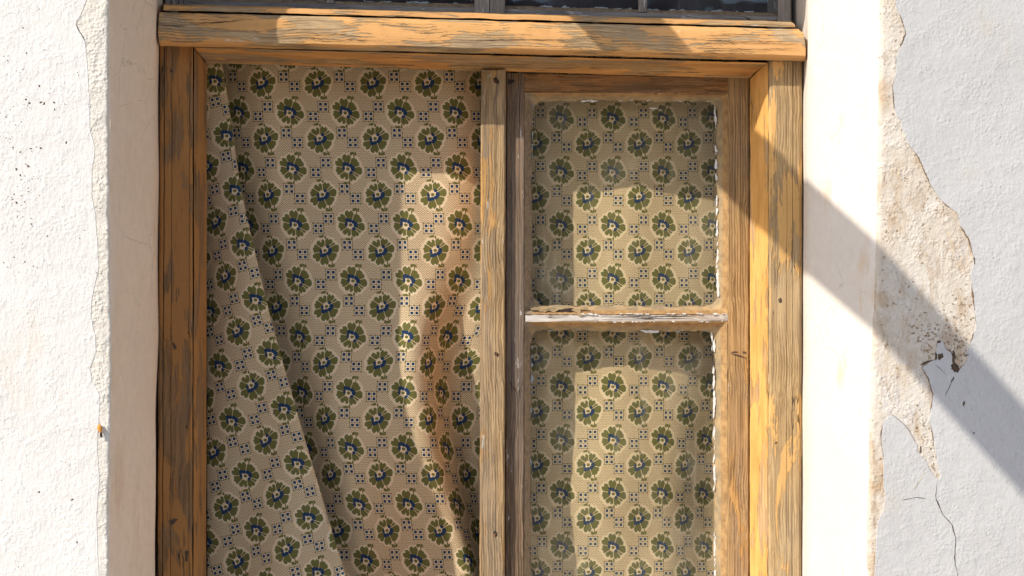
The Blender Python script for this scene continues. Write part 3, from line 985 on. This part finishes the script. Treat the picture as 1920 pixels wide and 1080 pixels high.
def flower(q):
    sp = k.n('ShaderNodeSeparateXYZ')
    k.lk(q, sp.inputs[0])
    x, y = sp.outputs[0], sp.outputs[1]
    r = k.m_('SQRT', k.m_('ADD', k.m_('MULTIPLY', x, x), k.m_('MULTIPLY', y, y)))
    th = k.m_('ARCTAN2', y, x)
    tn = k.m_('ADD', k.m_('MULTIPLY', th, 1 / (2 * math.pi)), .5)
    Rm = k.m_('MULTIPLY', curve(tn, [((a + 180) / 360, v / 40) for a, v in PET]), 37.4)
    G = k.m_('MULTIPLY', curve(tn, [((a + 180) / 360, v / 60) for a, v in gpts]), 60 * math.pi / 180)
    gapm = k.m_('GREATER_THAN', k.m_('MULTIPLY', G, r), k.m_('ADD', .36, k.m_('MULTIPLY', r, .010)))
    pet = k.m_('MULTIPLY', k.m_('MULTIPLY', k.m_('LESS_THAN', r, Rm), k.m_('GREATER_THAN', k.m_('ADD', r, k.m_('MULTIPLY', k.m_('SINE', k.m_('MULTIPLY', th, 11)), 1.2)), 7.9)), gapm)
    leaf = MX(disc(q, 9.5, 29.5, 4.6, 2.4), MX(disc(q, 15.5, 28, 1.9, 3.4), MX(disc(q, 12.5, 24, 1.1, 4.5), disc(q, 7, 27.5, 2.6, 2.2))))
    leaf = MX(leaf, MX(disc(q, -6, -26, 4.6, 2.1), MX(disc(q, -3.5, -27.5, 2.6, 2.0), disc(q, 1.5, -24.5, 1.9, 2.8))))
    leaf = MX(leaf, disc(q, 0, 0, 3.4, 3.0))
    olive = MX(pet, leaf)
    navy = disc(q, -5.9, 9.2, 4.2, 3.8)
    for a in [(-.4, 7.9, 3.7), (-8.0, 1.6, 2.7, 4.1), (5.8, 5.6, 3.7), (9.4, .2, 4.0, 5.3), (5.6, -7.2, 3.2)]:
        navy = MX(navy, disc(q, *a))
    halo = k.m_('LESS_THAN', r, k.m_('ADD', 28.0, k.m_('MULTIPLY', k.m_('SUBTRACT', Rm, 22), .5)))
    edge = k.m_('MULTIPLY', k.m_('LESS_THAN', r, k.m_('ADD', Rm, .7)), k.m_('GREATER_THAN', r, Rm))
    return olive, navy, halo, edge


def square(q):
    a = k.v_('ABSOLUTE', q)
    sp = k.n('ShaderNodeSeparateXYZ')
    k.lk(a, sp.inputs[0])
    x, y = sp.outputs[0], sp.outputs[1]
    box_ = k.m_('LESS_THAN', MX(x, y), 10.0)
    big = k.m_('LESS_THAN', MX(x, y), 11.4)
    dx, dy = k.m_('ABSOLUTE', k.m_('SUBTRACT', x, 4.75)), k.m_('ABSOLUTE', k.m_('SUBTRACT', y, 4.75))
    navy = k.m_('LESS_THAN', MX(dx, dy), 2.75)
    ln = MX(MX(k.m_('LESS_THAN', x, .55), k.m_('LESS_THAN', y, .55)),
            MX(k.m_('LESS_THAN', k.m_('ABSOLUTE', k.m_('SUBTRACT', x, 9.4)), .6), k.m_('LESS_THAN', k.m_('ABSOLUTE', k.m_('SUBTRACT', y, 9.4)), .6)))
    return k.m_('MULTIPLY', ln, big), k.m_('MULTIPLY', navy, box_), box_


FB = (54.0, -48.0)
parts_ = [flower(cell(0, 0)), flower(cell(*FB, flip=True))]
sqs = [square(cell(-41, 11.5, wob=False)), square(cell(-60.5, -6.5, wob=False)),
       square(cell(FB[0] - 62, FB[1] + 10.5, wob=False)), square(cell(FB[0] - 42.5, FB[1] - 7.5, wob=False))]
# small lattice of rings between zigzags
lv = k.v_('MULTIPLY', P, (1 / 9.3, 1 / 6.63, 0))
sp = k.n('ShaderNodeSeparateXYZ')
k.lk(lv, sp.inputs[0])
u, v = sp.outputs[0], sp.outputs[1]
jr = k.m_('ROUND', v)
tri = k.m_('PINGPONG', k.m_('ADD', u, k.m_('MULTIPLY', jr, .5)), .5)          # 0 .. .5
zz = k.m_('ADD', jr, k.m_('MULTIPLY', k.m_('SUBTRACT', tri, .25), 1.35))
zig = k.m_('LESS_THAN', k.m_('ABSOLUTE', k.m_('SUBTRACT', v, zz)), .10)
fl = k.m_('FLOOR', v)
cu = k.m_('WRAP', k.m_('ADD', u, k.m_('MULTIPLY', fl, .5)), .5, -.5)
cv_ = k.m_('SUBTRACT', k.m_('SUBTRACT', v, fl), .5)
rr = k.m_('ADD', k.m_('ABSOLUTE', k.m_('MULTIPLY', cu, 9.3)), k.m_('ABSOLUTE', k.m_('MULTIPLY', cv_, 6.63)))
ring = k.m_('LESS_THAN', k.m_('ABSOLUTE', k.m_('SUBTRACT', rr, 2.2)), .54)
lines = MX(zig, ring)
GR, FIELD, PALE = (.75, .60, .395), (.77, .61, .38), (.82, .67, .46)
hal = MX(parts_[0][2], parts_[1][2])
c = k.mix(hal, FIELD, GR)
c = k.mix(k.m_('MULTIPLY', lines, k.m_('MULTIPLY', k.m_('SUBTRACT', 1.0, hal), .90)), c, (.125, .075, .055))
for ln, nv, bx in sqs:
    c = k.mix(bx, c, PALE)
for f in parts_:
    c = k.mix(f[3], c, (.36, .40, .31))
    c = k.mix(f[0], c, (.138, .134, .036))
    c = k.mix(f[1], c, (.004, .036, .105))
for ln, nv, bx in sqs:
    c = k.mix(ln, c, (.15, .12, .045))
    c = k.mix(nv, c, (.004, .036, .10))
# cloth weave
wv = k.noise(k.scaled(P, (1, .12, 1)), 2.2, 2)
wv2 = k.noise(k.scaled(P, (.12, 1, 1)), 2.2, 2)
wsum = k.m_('ADD', wv, wv2)
c = k.mix(k.m_('MULTIPLY', k.step(wsum, .8, 1.2), .10), c, (.35, .28, .2))
k.fin(c, .85, k.bump(wsum, .0003), .1)
tl = k.n('ShaderNodeBsdfTranslucent')
k.lk(c, tl.inputs[0])
mx = k.n('ShaderNodeMixShader')
mx.inputs[0].default_value = .12
k.lk(k.bsdf.outputs[0], mx.inputs[1])
k.lk(tl.outputs[0], mx.inputs[2])
k.lk(mx.outputs[0], k.out.inputs[0])
M['cloth'] = k.m


def cloth(name, grids, label):
    """grids: list of (rows of world points, rows of uv)"""
    V, Fc, UV = [], [], []
    for rows, uvs in grids:
        b = len(V)
        nr, nc = len(rows), len(rows[0])
        for r_, u_ in zip(rows, uvs):
            V += r_
            UV += u_
        for i in range(nr - 1):
            for j in range(nc - 1):
                Fc.append((b + i * nc + j, b + i * nc + j + 1, b + (i + 1) * nc + j + 1, b + (i + 1) * nc + j))
    me = bpy.data.meshes.new(name)
    me.from_pydata([tuple(v) for v in V], [], Fc)
    me.materials.append(M['cloth'])
    uvl = me.uv_layers.new(name='cloth')
    for lp in me.loops:
        uvl.data[lp.index].uv = UV[lp.vertex_index]
    for p in me.polygons:
        p.use_smooth = True
    o = bpy.data.objects.new(name, me)
    COL.objects.link(o)
    o['label'] = label
    o['category'] = 'curtain'
    return o


YC = .115


def smooth_tab(tab, r=70):
    return [(t, sum(interp(tab, t + r * q / 6) for q in range(-6, 7)) / 13) for t in range(40, 1520, 20)]


XFD = [(60, 396), (120, 411), (180, 418), (260, 431), (300, 436), (370, 445), (450, 466), (560, 490), (650, 514), (740, 540), (830, 565), (910, 590), (1000, 616), (1080, 641), (1200, 682), (1500, 770)]
XR = [(100, 850), (330, 840), (430, 826), (520, 810), (600, 798), (690, 793), (800, 806), (870, 824), (950, 848), (1020, 870), (1080, 890), (1500, 930)]
XFD, XR = smooth_tab(XFD), smooth_tab(XR)
AMP = [(100, .020), (380, .030), (500, .042), (620, .055), (720, .074), (850, .084), (1200, .088)]
WID = [(380, 105), (520, 90), (660, 66), (1200, 60)]
DEP = smooth_tab([(600, 0), (740, .008), (880, .042), (1000, .085), (1100, .10)])


def rear_depth(px, py):
    y = YC + .004 * math.sin(px * .021 + py * .004) + .003 * math.sin(px * .05 - py * .003)
    xr = interp(XR, py)
    y += interp(AMP, py) * sstep(xr - 8, xr + interp(WID, py), px)
    y -= .017 * math.exp(-((px - (xr - 22)) / 30.0) ** 2) * sstep(500, 660, py)
    y += interp(DEP, py) * sstep(600, 790, px)
    xf_ = interp(XFD, py)
    y += (.030 + .022 * sstep(150, 420, py)) * sstep(xf_ + 85, xf_ - 5, px)
    y += .0012 * fbm(Vector((px * .0006, 0, py * .0006)), 4)
    return y


def arc_grid(pxs, pys, depth, anchor, A, repx, repy, shear, unit):
    """cloth grid over the wall plane; u follows the true arc length of the cloth"""
    rows, uvs = [], []
    ia = min(range(len(pxs)), key=lambda i: abs(pxs[i] - anchor))
    for py in pys:
        r_ = [W(px, py, depth(px, py)) for px in pxs]
        u_ = [0.0] * len(pxs)
        base = (pxs[ia] - A[0] - shear * (py - A[1])) / repx * 104
        u_[ia] = base
        for i in range(ia + 1, len(pxs)):
            u_[i] = u_[i - 1] + (r_[i] - r_[i - 1]).length / unit * 104
        for i in range(ia - 1, -1, -1):
            u_[i] = u_[i + 1] - (r_[i] - r_[i + 1]).length / unit * 104
        v_ = -(py - A[1]) / repy * 105
        rows.append(r_)
        uvs.append([(uu, v_) for uu in u_])
    return rows, uvs


def frange(a, b, s):
    out = []
    while a < b:
        out.append(a)
        a += s
    out.append(b)
    return out


pys = frange(70, 1430, 7)
g1 = arc_grid(frange(400, 926, 5), pys, rear_depth, 553, (553.3, 421.7), 103.7, 105, .048, 103.7 * (D + YC) / F)

# front pleat folded over the left part
rows, uvs = [], []
ca, sa = math.cos(R(12.6)), math.sin(R(12.6))
for py in pys:
    xf = interp(XFD, py)
    bul = .055 * sstep(880, 1120, py)
    pts = []
    n1_ = 26
    for i in range(n1_ + 1):
        t = i / n1_
        x0_ = interp([(250, 366), (560, 388), (1500, 390)], py)
        px = x0_ + (xf - x0_) * t
        y = .108 - (.012 + .034 * sstep(150, 500, py)) * math.sin(math.pi * t * .5) - bul * t ** 1.3 + .004 * math.sin(px * .045 + py * .006)
        pts.append(W(px, py, y))
    e = pts[-1]
    rad = .0075
    for i in range(1, 9):
        a = math.pi * i / 8
        pts.append(Vector((e.x + rad * math.sin(a), e.y + rad - rad * math.cos(a), e.z)))
    l_ = pts[-1]
    for i in range(1, 8):
        pts.append(Vector((l_.x - .0035 * i, l_.y + .0075 * i, l_.z)))
    u_ = [0.0] * len(pts)
    # photo px of the sheet, measured along its surface from px 400
    unit = 104 * (D + .09) / F / 104
    for i in range(1, len(pts)):
        u_[i] = u_[i - 1] + (pts[i] - pts[i - 1]).length / unit
    uv = []
    for i in range(len(pts)):
        X = x0_ + u_[i] - 440
        Yp = py - 790
        uv.append(((X * ca - Yp * sa) * 1.0, -(X * sa + Yp * ca) * 1.0))
    rows.append(pts)
    uvs.append(uv)
cloth('curtain', [g1, (rows, uvs)], 'beige flowered curtain hanging in loose folds in the open left half of the window')


def right_depth(px, py):
    return .140 + .005 * math.sin(px * .019 + 1) + .003 * math.sin(px * .045 + py * .004) + .012 * sstep(1230, 1360, px) * sstep(560, 900, py) + .014 * math.sin(py * .010 + px * .008) * sstep(780, 1000, py) + .030 * sstep(1170, 1350, px) * sstep(640, 860, py) + .010 * sstep(1240, 1350, px)


g2 = arc_grid(frange(950, 1384, 7), frange(100, 1430, 8), right_depth, 1050, (1052.5, 725), 97.6, 100.5, .002, 97.6 * (D + .14) / F)
cloth('curtain', [g2], 'beige flowered curtain hanging flat behind the glazed sash on the right')

# ------------------------------------------------------------------ house across the lane (unseen, added to darken the reflections in the panes)
opp = empty('added_lane_house', (0, -14, -1.6), 'low stone house added unseen behind the viewer, darkening the reflections in the panes', 'house')
box('wall', -14, 14, -18, -14, -1.6, 2.6, simple_mat('added_lane_house_stone', (.22, .18, .14), .9, .4, 3), opp)
box('roof', -14.4, 14.4, -18.4, -13.7, 2.6, 3.2, simple_mat('added_lane_house_roof', (.18, .09, .05), .9, .4, 6), opp)
for wx in (-9, -4.5, 4.5, 9):
    box('shutter', wx - .5, wx + .5, -14.0 + .0, -13.95, -.4, 1.2, simple_mat('added_lane_house_shutter', (.06, .09, .07), .7), opp)
box('door', -.55, .55, -14.0, -13.94, -1.59, .6, simple_mat('added_lane_house_door', (.10, .06, .03), .7), opp)

# ------------------------------------------------------------------ dim room behind
room = box('interior_walls', -1.6, 1.6, .302, 2.6, -1.59, 1.8, M['dark_room'])
room['kind'] = 'structure'
bm = bmesh.new()
bm.from_mesh(room.data)
f_ = [f for f in bm.faces if abs(f.calc_center_median().y - .302) < .01]
bmesh.ops.delete(bm, geom=f_, context='FACES')
bm.to_mesh(room.data)
bm.free()
